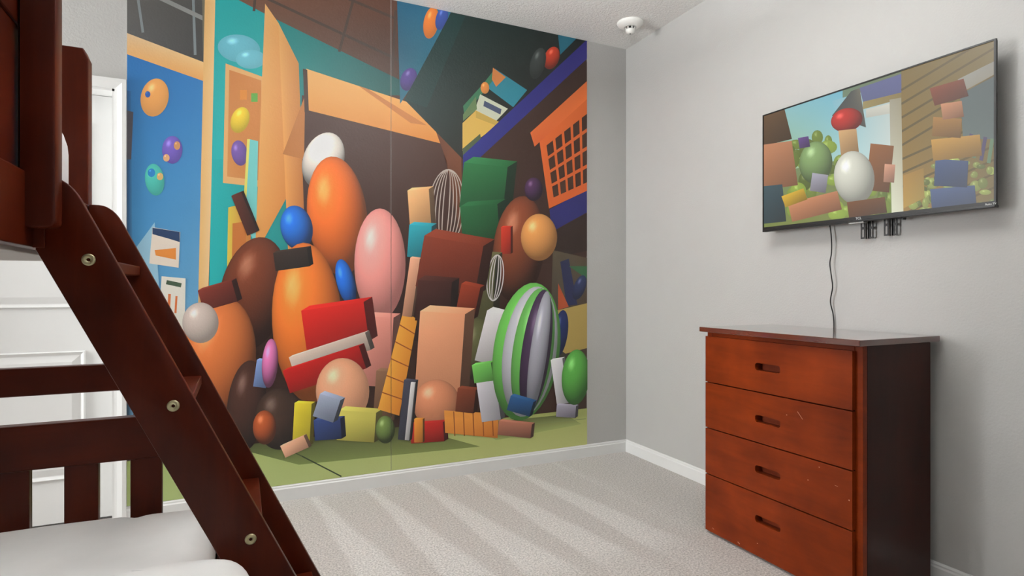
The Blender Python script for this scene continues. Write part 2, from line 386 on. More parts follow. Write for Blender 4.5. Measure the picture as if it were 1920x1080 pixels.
# ------------------------------------------------------------------ prints (mural and television picture): layered flat shapes with ink colours
class Print:
    def __init__(s, to3d, nrm, step, gain=lambda p: 1.0):
        s.f = to3d; s.n = Vector(nrm); s.step = step; s.k = 0
        s.bm = bmesh.new(); s.c = s.bm.verts.layers.float_color.new('ink'); s.gain = gain
    def v(s, p, col):
        q = s.f(p[0], p[1]) + s.n * (s.k*s.step)
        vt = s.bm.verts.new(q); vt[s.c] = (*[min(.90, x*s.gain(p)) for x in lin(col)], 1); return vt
    def poly(s, pts, col):
        s.k += 1
        vs = [s.v(p, col) for p in pts]
        for t in tessellate_polygon([[Vector((p[0], p[1], 0)) for p in pts]]):
            try: s.bm.faces.new([vs[i] for i in t])
            except ValueError: pass
    def quad(s, pts, cols, n=6):         # bilinear patch p0..p3 round the outline, colour per corner
        s.k += 1
        def L(a, b_, t): return tuple(x+(y-x)*t for x, y in zip(a, b_))
        g = [[s.v(L(L(pts[0], pts[1], i/n), L(pts[3], pts[2], i/n), j/n), L(L(cols[0], cols[1], i/n), L(cols[3], cols[2], i/n), j/n)) for i in range(n+1)] for j in range(n+1)]
        for j in range(n):
            for i in range(n): s.bm.faces.new([g[j][i], g[j][i+1], g[j+1][i+1], g[j+1][i]])
    def ball(s, cx, cy, rx, ry, col, rot=0, hi=1.28, lo=.45, lx=-.35, ly=-.45, n=36, rings=9):
        """a plain toy ball or egg printed with soft shading"""
        s.k += 1
        ca, sa = math.cos(math.radians(rot)), math.sin(math.radians(rot))
        L = Vector((lx, ly, .75)).normalized()
        def sh(u, w):
            z = math.sqrt(max(0, 1-u*u-w*w)); d = max(0, u*L.x+w*L.y+z*L.z)
            f = lo + (hi-lo)*d; sp = max(0, d-.93)/.07
            return tuple(min(255, c*f + 60*sp*sp) for c in col)
        def pt(u, w):
            return (cx + rx*u*ca - ry*w*sa, cy + rx*u*sa + ry*w*ca)
        rg = [[s.v(pt(0, 0), sh(0, 0))]]
        for i in range(1, rings+1):
            r_ = math.sin(i/rings*math.pi/2)
            rg.append([s.v(pt(r_*math.cos(2*math.pi*j/n), r_*math.sin(2*math.pi*j/n)), sh(r_*math.cos(2*math.pi*j/n), r_*math.sin(2*math.pi*j/n))) for j in range(n)])
        for j in range(n): s.bm.faces.new([rg[0][0], rg[1][j], rg[1][(j+1)%n]])
        for A, B_ in zip(rg[1:], rg[2:]):
            for j in range(n): s.bm.faces.new([A[j], A[(j+1)%n], B_[(j+1)%n], B_[j]])
    def line(s, a, b_, w, col):
        d = Vector((b_[0]-a[0], b_[1]-a[1])).normalized(); n_ = Vector((-d.y, d.x))*w/2
        s.poly([(a[0]+n_.x, a[1]+n_.y), (b_[0]+n_.x, b_[1]+n_.y), (b_[0]-n_.x, b_[1]-n_.y), (a[0]-n_.x, a[1]-n_.y)], col)
    def ring(s, cx, cy, rx, ry, w, col, rot=0, n=40):
        s.k += 1; ca, sa = math.cos(math.radians(rot)), math.sin(math.radians(rot)); A = []; B_ = []
        for i in range(n):
            t = 2*math.pi*i/n
            for out, e in ((A, 0), (B_, w)):
                u, q = (rx-e)*math.cos(t), (ry-e)*math.sin(t)
                out.append(s.v((cx+u*ca-q*sa, cy+u*sa+q*ca), col))
        for i in range(n):
            j = (i+1) % n; s.bm.faces.new([A[i], A[j], B_[j], B_[i]])
    def cube(s, x, y, w, h, d, col, skew=0.35):
        """a plain toy block: front, top and side"""
        t = tuple(min(255, c*1.15) for c in col); e = tuple(c*.55 for c in col)
        s.poly([(x, y), (x+w, y), (x+w, y+h), (x, y+h)], col)
        s.poly([(x, y), (x+d, y-d*skew), (x+w+d, y-d*skew), (x+w, y)], t)
        s.poly([(x+w, y), (x+w+d, y-d*skew), (x+w+d, y+h-d*skew), (x+w, y+h)], e)

# the mural: a generic toy-room picture of plain balls and blocks in front of a carton, in the same colours
YM = YB - .0012
mu = Print(lambda x, y: atY(x, y, YM), (0, -1, 0), .00003, lambda p: .90 + .36*max(0, min(1, (p[0]-240)/860)) + (.12 if p[1] > 780 else 0))  # ink lightened to the right and low down to offset dimmer light
mu.poly([(200, -140), (1120, 40), (1120, 900), (200, 1000)], (52, 32, 25))
# blue door leaf, cream frame, transom
mu.quad([(230, 95), (392, 150), (380, 720), (230, 760)], [(30, 108, 176), (40, 118, 182), (128, 178, 205), (100, 172, 212)])
mu.quad([(236, 170), (246, 172), (250, 800), (238, 800)], [(22, 70, 118), (40, 112, 170), (110, 160, 190), (40, 60, 80)])
mu.poly([(238, 208), (250, 211), (246, 300), (238, 300)], (78, 74, 82))
mu.quad([(225, -80), (400, -30), (388, 128), (225, 66)], [(96, 92, 86), (70, 70, 68), (58, 58, 58), (92, 92, 92)])
mu.line((256, -20), (268, 62), 5, (128, 136, 140)); mu.line((362, -10), (366, 104), 5, (124, 134, 138)); mu.line((230, -36), (382, 36), 8, (138, 140, 138))
mu.quad([(225, 58), (388, 120), (390, 156), (225, 98)], [(222, 190, 150), (238, 196, 132), (226, 160, 88), (232, 178, 112)])
mu.line((382, 0), (384, 118), 6, (108, 102, 84))
mu.quad([(385, -40), (408, -30), (388, 640), (370, 640)], [(226, 178, 112), (238, 196, 136), (236, 200, 150), (232, 186, 116)])
# teal wall and brown tiled ceiling
mu.quad([(405, -60), (760, 120), (760, 240), (390, 640)], [(10, 160, 160), (12, 72, 70), (14, 78, 72), (40, 176, 176)], 10)
mu.quad([(408, -60), (505, -20), (500, 300), (400, 300)], [(10, 162, 162), (14, 150, 150), (48, 184, 184), (30, 172, 172)])
mu.quad([(430, -8), (760, -80), (752, 152), (497, 27)], [(112, 72, 50), (92, 56, 40), (66, 44, 34), (104, 72, 56)])
for a, b_ in (((500, -2), (752, 116)), ((560, -40), (752, 40)), ((668, -20), (636, 98)), ((480, -20), (476, 22)), ((742, 20), (735, 140))):
    mu.line(a, b_, 5, (66, 50, 42))
# pale cloud shape and pin board
mu.ball(448, 92, 40, 26, (104, 186, 204), 8, 1.02, .92); mu.ball(470, 112, 28, 18, (110, 190, 206), 0, 1.02, .92)
mu.poly([(423, 120), (492, 145), (490, 352), (418, 344)], (222, 172, 112))
mu.quad([(430, 132), (490, 152), (488, 340), (426, 332)], [(198, 126, 66), (204, 134, 72), (190, 118, 58), (206, 140, 78)])
mu.ball(450, 226, 17, 25, (226, 196, 56), 20, 1.1, .8); mu.ball(449, 288, 15, 24, (112, 84, 158), -10, 1.1, .8)
mu.cube(450, 170, 13, 18, 0.1, (218, 140, 60)); mu.cube(471, 176, 12, 16, .1, (92, 160, 70))
# paper dots on the blue leaf
mu.ball(290, 184, 26, 36, (236, 166, 92), 12, 1.05, .9); mu.ball(277, 178, 5, 6, (40, 96, 180), 0, 1, 1)
mu.ball(323, 282, 19, 26, (112, 92, 186), 0, 1.08, .85); mu.ball(312, 297, 6, 7, (222, 168, 120), 0, 1, 1); mu.ball(332, 274, 6, 8, (206, 148, 96), 0, 1, 1)
mu.ball(290, 338, 18, 30, (76, 190, 176), -8, 1.08, .85); mu.ball(284, 325, 7, 8, (40, 132, 200), 0, 1, 1); mu.ball(300, 332, 6, 7, (216, 176, 112), 0, 1, 1)
mu.poly([(237, 490), (290, 418), (300, 560), (237, 560)], (150, 194, 216))
mu.poly([(286, 427), (338, 436), (335, 503), (280, 495)], (234, 220, 204)); mu.poly([(286, 428), (337, 436), (337, 455), (318, 449), (286, 440)], (38, 62, 98))
mu.poly([(290, 470), (330, 466), (330, 488), (292, 480)], (226, 140, 62)); mu.poly([(303, 519), (348, 523), (346, 640), (298, 600)], (230, 226, 214))
mu.line((318, 552), (316, 590), 5, (214, 116, 62)); mu.line((331, 556), (329, 588), 4, (214, 116, 62)); mu.line((312, 530), (340, 536), 8, (64, 84, 64))
# small cupboard edge
mu.quad([(428, 390), (470, 380), (470, 590), (424, 590)], [(214, 190, 70), (190, 120, 60), (186, 104, 44), (226, 206, 90)])
mu.poly([(436, 420), (462, 416), (460, 560), (434, 560)], (190, 112, 50)); mu.poly([(468, 262), (484, 266), (480, 460), (458, 420)], (116, 200, 196)); mu.line((466, 262), (458, 400), 5, (226, 220, 110))
# carton: dark inside, flaps
mu.quad([(566, 180), (866, 180), (880, 640), (560, 640)], [(66, 36, 26), (74, 44, 32), (44, 26, 22), (40, 24, 20)])
mu.quad([(497, 8), (522, 44), (560, 330), (478, 480)], [(226, 172, 106), (222, 160, 90), (196, 120, 58), (224, 158, 84)])
mu.quad([(522, 44), (560, 120), (572, 455), (540, 470)], [(222, 166, 98), (196, 132, 70), (166, 98, 48), (224, 150, 78)])
mu.poly([(572, 180), (570, 300), (530, 290)], (176, 112, 58))
mu.quad([(574, 130), (802, 205), (842, 274), (578, 208)], [(232, 178, 110), (226, 164, 92), (206, 130, 62), (216, 150, 78)])
mu.poly([(672, 162), (690, 168), (800, 236), (770, 232)], (190, 122, 66)); mu.poly([(568, 130), (576, 132), (579, 210), (571, 212)], (60, 36, 24))
mu.quad([(802, 205), (862, 146), (868, 470), (836, 300)], [(104, 58, 34), (128, 74, 44), (84, 46, 28), (92, 50, 30)])
# shelving on the right
mu.quad([(744, -10), (850, 14), (800, 120), (750, 196)], [(24, 84, 112), (36, 100, 128), (30, 100, 120), (36, 96, 116)])
mu.ball(808, 44, 14, 30, (214, 118, 44), 10, 1.05, .85); mu.ball(828, 36, 11, 22, (52, 76, 150), 15, 1.05, .85); mu.ball(766, 150, 15, 22, (72, 58, 124), 20, 1.1, .8)
mu.quad([(846, 24), (1110, 80), (868, 300), (758, 188)], [(18, 42, 38), (20, 26, 24), (30, 30, 24), (14, 46, 44)])
mu.poly([(758, 188), (846, 26), (872, 32), (800, 203)], (16, 50, 48))
mu.poly([(1046, 66), (1082, 72), (1050, 104)], (26, 92, 110)); mu.ball(1034, 110, 14, 22, (170, 52, 28), 20, 1.1, .6); mu.ball(1008, 120, 14, 30, (52, 58, 56), 15, 1.1, .7)
mu.quad([(868, 318), (1110, 108), (1110, 480), (872, 520)], [(58, 34, 24), (46, 28, 20), (52, 32, 24), (48, 28, 22)])
mu.poly([(906, 160), (928, 130), (988, 170), (962, 202)], (40, 122, 140)); mu.poly([(868, 200), (906, 158), (928, 130), (924, 152), (900, 182), (870, 214)], (52, 108, 76)); mu.poly([(924, 128), (948, 146), (930, 164), (922, 150)], (196, 120, 62))
mu.ball(909, 166, 8, 11, (206, 130, 60), 0, 1.05, .9)
mu.poly([(900, 178), (952, 205), (930, 228), (890, 208)], (196, 200, 178)); mu.poly([(868, 216), (892, 182), (894, 206), (868, 228)], (92, 116, 76)); mu.poly([(908, 190), (940, 206), (938, 216), (906, 200)], (64, 74, 100))
mu.poly([(867, 232), (892, 208), (936, 230), (908, 254), (867, 284)], (206, 168, 82)); mu.poly([(867, 280), (900, 252), (902, 264), (868, 296)], (70, 84, 58)); mu.poly([(892, 209), (936, 230), (934, 238), (892, 222)], (182, 150, 70))
mu.quad([(1104, 72), (1104, 108), (868, 326), (868, 292)], [(40, 36, 108), (44, 40, 112), (34, 38, 112), (36, 40, 118)])
# orange crate with slots
mu.poly([(1030, 394), (1106, 352), (1106, 396), (1034, 436)], (34, 34, 92))
mu.quad([(1010, 258), (1106, 178), (1106, 356), (1029, 392)], [(206, 96, 40), (196, 92, 38), (188, 84, 34), (184, 84, 34)])
mu.quad([(994, 250), (1106, 148), (1106, 182), (1002, 276)], [(206, 100, 46), (196, 96, 44), (214, 108, 50), (196, 88, 40)])
for i in range(5):
    for j in range(4):
        u0, u1 = (i+.2)/5.6, (i+.92)/5.6; v0, v1 = .09+j*.22, .09+j*.22+.175
        def cq(u, w):
            a = Vector((1012, 272)).lerp(Vector((1106, 196)), u); c_ = Vector((1030, 384)).lerp(Vector((1106, 352)), u); q = a.lerp(c_, w); return (q.x, q.y)
        mu.poly([cq(u0+.08, v0), cq(u1+.08, v0), cq(u1+.08, v1), cq(u0+.08, v1)], (58, 34, 22))
mu.poly([(1036, 436), (1106, 398), (1106, 470), (1040, 484)], (40, 26, 20))
mu.quad([(1036, 470), (1106, 486), (1106, 720), (1030, 700)], [(74, 66, 50), (70, 58, 44), (60, 44, 30), (46, 44, 46)])
mu.poly([(1050, 492), (1066, 486), (1082, 572), (1062, 574)], (32, 36, 66)); mu.poly([(1066, 500), (1106, 500), (1106, 528)], (44, 84, 52)); mu.poly([(1046, 532), (1066, 576), (1046, 582)], (150, 66, 34))
mu.poly([(1040, 584), (1106, 568), (1106, 652), (1060, 664), (1040, 650)], (150, 128, 70)); mu.ball(1050, 626, 14, 44, (28, 40, 84), 8, 1.1, .7); mu.ball(1086, 540, 11, 24, (34, 42, 74), 20, 1.1, .7)
# green floor with joints
mu.quad([(200, 870), (1120, 764), (1120, 850), (200, 1010)], [(164, 182, 112), (140, 146, 84), (176, 178, 116), (172, 192, 128)], 12)
mu.quad([(430, 838), (760, 800), (900, 838), (560, 872)], [(74, 82, 46), (70, 74, 42), (112, 122, 68), (112, 126, 70)])
mu.quad([(880, 796), (1060, 778), (1090, 796), (930, 826)], [(92, 98, 54), (82, 88, 50), (138, 146, 88), (140, 150, 90)])
mu.line((566, 856), (640, 894), 2.5, (44, 56, 34)); mu.line((500, 824), (566, 856), 2, (60, 72, 44)); mu.line((960, 800), (1098, 786), 1.5, (110, 120, 74))
# plain toy balls, eggs, blocks and planks (no figures): colour masses of a heap of toys
def block(cx, cy, w, h, col, rot=0, grad=.62):
    """a plain toy block, turned a little: shaded front, pale top, dark side"""
    ca, sa = math.cos(math.radians(rot)), math.sin(math.radians(rot))
    P = [(cx+u*w/2*ca-q*h/2*sa, cy+u*w/2*sa+q*h/2*ca) for u, q in ((-1, -1), (1, -1), (1, 1), (-1, 1))]
    d = min(w, h)*.22; D = (d, -d*.6)
    Q = [(x+D[0], y+D[1]) for x, y in P]; dk = tuple(c*.42 for c in col); lt = tuple(min(255, c*1.22+8) for c in col)
    mu.quad([P[1], Q[1], Q[2], P[2]], [dk, dk, tuple(c*.3 for c in col), tuple(c*.3 for c in col)], 2)
    mu.quad([P[0], Q[0], Q[1], P[1]], [lt, lt, col, col], 2)
    mu.quad(P, [tuple(min(255, c*1.15) for c in col), col, tuple(c*grad for c in col), tuple(c*.85 for c in col)], 4)
def hoops(cx, cy, rx, ry, n, col, rot=0, w=2.0):
    for i in range(n): mu.ring(cx, cy, rx*(i+1)/n, ry, w, col, rot)
mu.ball(606, 302, 38, 54, (226, 218, 208), 20)
mu.ball(632, 406, 56, 112, (208, 100, 34), -6)
mu.ball(556, 428, 30, 42, (26, 96, 184), -12)
hoops(836, 392, 34, 74, 5, (170, 158, 148), 4)
block(906, 352, 82, 84, (30, 92, 50), 6); block(900, 428, 70, 84, (24, 78, 42), -4)
block(786, 392, 40, 70, (220, 166, 112), -4); block(786, 454, 42, 60, (32, 138, 152), 4)
mu.ball(474, 552, 62, 108, (92, 44, 24), 12, 1.35, .4); block(458, 402, 20, 80, (80, 34, 22), -22)
mu.ball(972, 468, 48, 100, (96, 48, 28), 6, 1.4, .4); mu.ball(1010, 446, 34, 44, (196, 134, 74), 0, 1.15, .6)
mu.ball(1000, 356, 17, 22, (58, 34, 64)); block(948, 452, 18, 50, (170, 44, 26))
block(898, 540, 56, 120, (92, 92, 58), 3); mu.ball(896, 656, 36, 60, (72, 74, 46)); hoops(928, 522, 16, 44, 3, (190, 186, 184), 6)
mu.ball(712, 496, 48, 104, (228, 146, 138), 0, 1.18, .62)
mu.ball(648, 530, 17, 44, (26, 92, 180), -14)
mu.ball(576, 606, 66, 150, (214, 112, 42), -3, 1.25, .5)
block(546, 488, 64, 34, (46, 34, 28), -8)
mu.ball(402, 690, 76, 134, (196, 108, 56), 10, 1.25, .42); block(408, 556, 66, 40, (112, 44, 32), -16); mu.ball(376, 606, 34, 38, (206, 190, 180), 0, 1.1, .7)
mu.ball(462, 762, 36, 86, (62, 38, 30), 6); block(490, 702, 24, 50, (120, 146, 196), 8); mu.ball(506, 682, 15, 46, (196, 108, 160), 4)
mu.ball(524, 786, 46, 58, (56, 40, 32)); mu.ball(496, 802, 22, 32, (150, 72, 36))
block(704, 660, 60, 130, (214, 138, 124), 3); block(722, 742, 40, 90, (116, 84, 62), 4)
# red-and-cream striped drum, peach ball, yellow bricks
block(628, 612, 118, 74, (196, 30, 22), -8); block(618, 664, 150, 34, (204, 186, 172), -18); block(608, 694, 150, 44, (170, 22, 18), -18)
mu.ball(642, 734, 50, 62, (222, 160, 124), 0, 1.14, .72)
block(668, 800, 70, 56, (192, 184, 88), 4); block(566, 796, 32, 78, (214, 196, 52), 3); block(614, 806, 50, 38, (44, 62, 110), -4)
block(552, 838, 48, 24, (224, 168, 136), -24); mu.ball(722, 806, 18, 26, (88, 108, 56)); block(612, 766, 40, 44, (152, 162, 184), 18)
# golden plank, dark block with peach column behind it, checked bricks
mu.quad([(756, 582), (782, 600), (748, 780), (708, 768)], [(222, 156, 60), (206, 136, 48), (196, 118, 40), (226, 162, 62)])
for t in (.15, .32, .49, .66, .83): mu.line((756-48*t, 582+186*t), (782-34*t, 600+180*t), 2, (138, 66, 26))
block(770, 540, 18, 110, (206, 150, 120), 8)
block(842, 500, 112, 96, (108, 42, 22), 10); block(812, 566, 64, 76, (56, 26, 20), 4); block(876, 566, 36, 60, (120, 44, 22), 12)
block(824, 662, 84, 150, (218, 150, 112), 4, .8); mu.ball(818, 758, 44, 46, (206, 134, 98), 0, 1.1, .6)
block(800, 812, 62, 36, (164, 32, 26), -4); block(762, 770, 22, 112, (60, 62, 76), 6); block(768, 772, 8, 108, (206, 204, 204), 6); block(784, 808, 16, 44, (206, 130, 48))
mu.quad([(832, 770), (934, 776), (932, 822), (834, 812)], [(212, 142, 60), (200, 128, 52), (166, 98, 40), (196, 124, 50)])
for x in (850, 868, 886, 904, 922): mu.line((x, 772), (x+2, 818), 2, (132, 70, 30))
block(964, 806, 62, 26, (146, 94, 76), 6); block(872, 752, 34, 44, (110, 54, 34), 6)
# green, white and violet striped play ball and small bricks
block(926, 636, 52, 96, (210, 206, 208), 14); block(914, 744, 36, 92, (200, 198, 206), -8); block(904, 700, 36, 34, (104, 178, 84), -8)
mu.ball(986, 660, 62, 130, (96, 170, 76), 8, 1.2, .55)
for cx, rx, c in ((992, 50, (186, 186, 194)), (998, 38, (96, 164, 80)), (1004, 27, (60, 44, 68)), (1009, 16, (150, 150, 160))): mu.ball(cx, 660, rx, 126*(1-(62-rx)*.002), c, 8, 1.15, .6)
block(974, 762, 44, 28, (36, 76, 120), 16); block(1048, 716, 22, 84, (202, 200, 204), -8); block(1060, 772, 36, 22, (140, 136, 150), 4)
mu.ball(1078, 708, 26, 52, (76, 142, 60), 4, 1.15, .55)

MX0, MX1, MSEAM = -.4925, 2.060, .7625
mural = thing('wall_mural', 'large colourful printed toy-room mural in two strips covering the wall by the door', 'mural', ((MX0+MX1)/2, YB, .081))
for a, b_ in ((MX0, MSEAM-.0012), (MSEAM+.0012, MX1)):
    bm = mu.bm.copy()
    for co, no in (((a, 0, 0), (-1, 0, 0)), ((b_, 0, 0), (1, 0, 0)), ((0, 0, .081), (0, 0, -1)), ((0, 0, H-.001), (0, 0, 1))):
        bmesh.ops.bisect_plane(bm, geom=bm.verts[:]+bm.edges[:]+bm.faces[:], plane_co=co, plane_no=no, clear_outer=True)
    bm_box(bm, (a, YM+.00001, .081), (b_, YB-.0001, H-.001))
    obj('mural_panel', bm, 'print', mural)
mu.bm.free()

# ------------------------------------------------------------------ bunk bed (twin above a wider lower bed)
YN = 1.40                                 # near face of the ladder
YE = 1.88                                 # inner face of the far bed end
XU = -.362                                # outer face of the upper side rail
BXL = -1.42                               # bed's left edge
Y0 = -.12                                 # near end of the bed
bed = thing('bunk_bed', 'dark cherry wooden bunk bed with slatted ends and guard post beside a leaning ladder', 'bunk bed', (-.75, .9, 0))
def part(name, lo, hi, mat, bev=.004, parent=None):
    return obj(name, box(lo, hi, bev, 2), mat, parent or bed)
for ya, yb in ((YE, YE+.045), (Y0, Y0+.045)):
    # tall wall-side post, short outer post and the slanted post that carries the narrower upper bed
    part('post', (BXL, ya, 0), (BXL+.055, yb, 1.75), 'bed_wood_z')
    part('lower_post', (-.095, ya, 0), (-.042, yb, .757), 'bed_wood_z')
    obj('slanted_post', prism([(-.105, .70), (-.050, .72), (-.36, 1.30), (-.42, 1.30)], 'y', ya+.002, yb-.002, .003), 'bed_wood_z', bed)
    # upper end: corner post with clipped corner, rails, slats
    obj('upper_post', prism([(-.442, 1.19), (XU-.010, 1.19), (XU-.010, 1.725), (XU-.021, 1.752), (-.442, 1.752)], 'y', ya, yb, .003), 'bed_wood_z', bed)
    part('upper_end_rail', (BXL+.055, ya+.008, 1.63), (-.432, yb-.008, 1.72), 'bed_wood_x')
    part('upper_end_rail', (BXL+.055, ya+.008, 1.20), (-.432, yb-.008, 1.33), 'bed_wood_x')
    for i in range(5):
        x = BXL+.13+i*.165; part('upper_slat', (x, ya+.014, 1.33), (x+.075, yb-.014, 1.63), 'bed_wood_z', .002)
    # lower end: two rails, slats under the lower one
    part('end_top_rail', (BXL+.055, ya+.006, .832), (-.165, yb-.004, .905), 'bed_wood_x')
    part('end_rail', (BXL+.055, ya+.002, .640), (-.095, yb-.004, .757), 'bed_wood_x')
    part('end_bottom_rail', (BXL+.055, ya+.006, .16), (-.095, yb-.004, .26), 'bed_wood_x')
    e = [(-.3345, -.243), (-.512, -.415), (-.69, -.585)]
    xs = [(atY(243, 900, YE).x, atY(303, 900, YE).x), (atY(118, 900, YE).x, atY(184, 900, YE).x)]
    pitch = xs[0][0]-xs[1][0]; w = xs[0][1]-xs[0][0]
    k = -0
    x = xs[0][0]
    while x > BXL+.06:
        part('slat', (x, ya+.008, .26), (x+w, yb-.010, .645), 'bed_wood_z', .003); x -= pitch
# lower side rails, upper side rails, guard rails
part('side_rail', (-.060, Y0+.045, .20), (-.034, YE, .40), 'bed_wood_y')
part('side_rail', (BXL, Y0+.045, .20), (BXL+.026, YE, .40), 'bed_wood_y')
part('slat_base', (BXL+.026, Y0+.05, .30), (-.060, YE-.002, .318), 'underside', .002)
part('upper_side_rail', (XU-.028, Y0+.045, 1.190), (XU, YE, 1.33), 'bed_wood_y')
part('upper_side_rail', (BXL, Y0+.045, 1.190), (BXL+.028, YE, 1.33), 'bed_wood_y')
part('upper_slat_base', (BXL+.028, Y0+.05, 1.182), (XU-.030, YE-.004, 1.202), 'underside', .002)
gx0, gx1 = -.3735, -.3165
gp = obj('guard_post', prism(rounded(gx0, 1.226, gx1, 1.75, (.002, .012, .008, .002)), 'y', 1.345, 1.392, .004), 'bed_wood_z', bed); autosmooth(gp)
part('guard_block', (-.3635, 1.392, 1.19), (-.345, 1.399, 1.28), 'bed_wood_z', .001)
part('guard_rail', (XU-.030, Y0+.045, 1.60), (-.3735, 1.392, 1.715), 'bed_wood_y')
part('guard_panel', (XU-.024, Y0+.045, 1.335), (-.378, 1.392, 1.60), 'bed_wood_y', .002)
part('guard_rail', (BXL+.002, Y0+.045, 1.60), (BXL+.024, YE, 1.715), 'bed_wood_y')
part('guard_rail', (BXL+.002, Y0+.045, 1.42), (BXL+.024, YE, 1.53), 'bed_wood_y')

# mattresses
def mattress(name, lo, hi, rad, edgefn=None, dz=None, nx=60, ny=80):
    """soft rounded slab with a curved right edge and a slightly uneven top"""
    x0, y0, z0 = lo; x1, y1, z1 = hi
    bm = bmesh.new(); g = []
    def prof(t, a, b_):                  # t in 0..1 -> coordinate with quarter-round sampling at both ends, and drop
        return None
    us = []
    def edge_samples(n):
        out = []
        for i in range(7): th = math.pi/2*i/6; out.append((rad*(1-math.cos(math.pi/2-th)) if False else rad*(1-math.sin(math.pi/2-th)) , 0))
        return out
    # cross-section ring params: distance in from the side and height
    k = 8
    ring = [(0, z0+.03)] + [(rad*(1-math.cos(math.pi/2*i/k)), z1-rad+rad*math.sin(math.pi/2*i/k)) for i in range(k+1)]
    rows = []
    corner = .07; nseg = 110
    def outline(ins):
        pts = []
        xa, xb, ya, yb = x0+ins, x1-ins, y0+ins, y1-ins; c = max(.004, corner-ins)
        for (cx, cy, a) in ((xa+c, ya+c, 180), (xb-c, ya+c, 270), (xb-c, yb-c, 0), (xa+c, yb-c, 90)):
            for i in range(6):
                t = math.radians(a+18*i); pts.append((cx+c*math.cos(t), cy+c*math.sin(t)))
        out = []
        n = len(pts)
        for i in range(n):
            p, q = pts[i], pts[(i+1) % n]; m_ = nseg if i % 6 == 5 else 1
            for j in range(m_): out.append((p[0]+(q[0]-p[0])*j/m_, p[1]+(q[1]-p[1])*j/m_))
        return out
    def mv(x, y, z):
        if edgefn:
            f = (x-x0)/(x1-x0); x = x0 + f*(edgefn(y)-x0)
        if dz: z = z + dz(x, y)*max(0, min(1, (z-z0)/(z1-z0)))
        return (x, y, z)
    for ins, z in [(.02, z0)] + ring:
        rows.append([bm.verts.new(mv(px, py, z)) for px, py in outline(ins)])
    for i in range(1, 15):               # top surface shrinking towards the middle line
        f = i/15; xm, ym = (x0+x1)/2, (y0+y1)/2
        rows.append([bm.verts.new(mv(px+(xm-px)*f, py+(ym-py)*f, z1+.004*math.sin(f*1.6))) for px, py in outline(rad)])
    n = len(rows[0])
    for A, B_ in zip(rows, rows[1:]):
        for i in range(n): bm.faces.new([A[i], A[(i+1)%n], B_[(i+1)%n], B_[i]])
    bm.faces.new(rows[0][::-1]); bm.faces.new(rows[-1])
    bmesh.ops.recalc_face_normals(bm, faces=bm.faces)
    return bm
def smooth(a, b_, t):
    t = max(0, min(1, (t-a)/(b_-a))); return t*t*(3-2*t)
def low_edge(y): return -.064 + .084*(1-smooth(1.355, 1.396, y))
def low_dz(x, y):
    r = .004*math.sin(5*x+2.2*y) + .003*math.sin(9*y-4*x) + .0035*math.sin(14*(x*.5+y*.9))
    crease = .006*math.exp(-((x+.36-.30*(y-1.5))/.022)**2) + .007*math.exp(-((y-1.47-.18*x)/.03)**2)*smooth(-.6, -.2, x)
    ridge = .050*math.exp(-((y-1.31-.05*(x+.1))/(.15 if y > 1.31 else .30))**2)*smooth(-.55, -.12, x)
    return r - crease + ridge
lm = obj('mattress', mattress('m', (BXL+.03, Y0+.05, .318), (-.064, YE+.004, .502), .062, low_edge, low_dz), 'sheet_grey', None, True, (-.75, .9, .318))
tag(lm, 'light grey sheeted mattress on the lower bunk beside the ladder foot', 'mattress')
um = obj('mattress', mattress('m', (BXL+.03, Y0+.06, 1.202), (XU-.034, YE-.02, 1.565), .12, None, lambda x, y: .006*math.sin(8*y)), 'sheet_white', None, True, (-.9, .9, 1.202))
tag(um, 'white bedded mattress on the upper bunk behind the guard post', 'mattress')

# ladder leaning on the upper rail
DXZ = .482                                # slope: x per metre of height
def fx_(z): return -.206 + (1.114-z)*DXZ  # front edge
def bx_(z): return -.326 + (1.114-z)*DXZ  # back edge
lad = thing('bunk_ladder', 'dark cherry wooden ladder with pale barrel nuts leaning against the upper bunk', 'ladder', (.18, 1.62, 0))
for ya, yb, outer in ((YN, YN+.022, -1), (1.832, 1.854, 1)):
    zt = 1.330
    pts = [(bx_(0), 0), (fx_(0), 0)]
    tp = (fx_(zt), zt); n = 6             # rounded top corner
    p_in = Vector((fx_(zt-.045), zt-.045)); p_out = Vector((fx_(zt)-.030, zt)); p_c = Vector((fx_(zt), zt))
    for i in range(n+1):
        t = i/n; q = p_in*(1-t)**2 + p_c*2*t*(1-t) + p_out*t*t; pts.append((q.x, q.y))
    xb = XU+.001
    zb = 1.114 + (-.326-xb)/DXZ           # back edge meets the rail's face
    pts += [(xb, zt), (xb, zb)]
    s = obj('stringer', prism(pts, 'y', ya, yb, .0025), 'bed_wood_z', lad); autosmooth(s)
    for px, py in ((166, 488), (325, 762), (470, 1012)):
        c = atY(px, py, YN); c.y = ya if outer < 0 else yb
        ax = (0, outer, 0)
        b1 = obj('barrel_nut', lathe([(0, -.004), (.0032, -.004), (.0036, .0030), (.0095, .0030), (.0118, .0018), (.0122, -.001)], c, ax, 24), 'nut', s, True)
    c = Vector((fx_(.255)-.055, ya if outer < 0 else yb, .255))
    obj('barrel_nut', lathe([(0, -.004), (.0032, -.004), (.0036, .0030), (.0095, .0030), (.0118, .0018), (.0122, -.001)], c, (0, outer, 0), 24), 'nut', s, True)
for z in (1.158, .856, .552, .250):
    part('tread', (bx_(z)+.026, YN+.022, z-.014), (fx_(z)-.020, 1.832, z+.012), 'bed_wood_y', .003, lad)

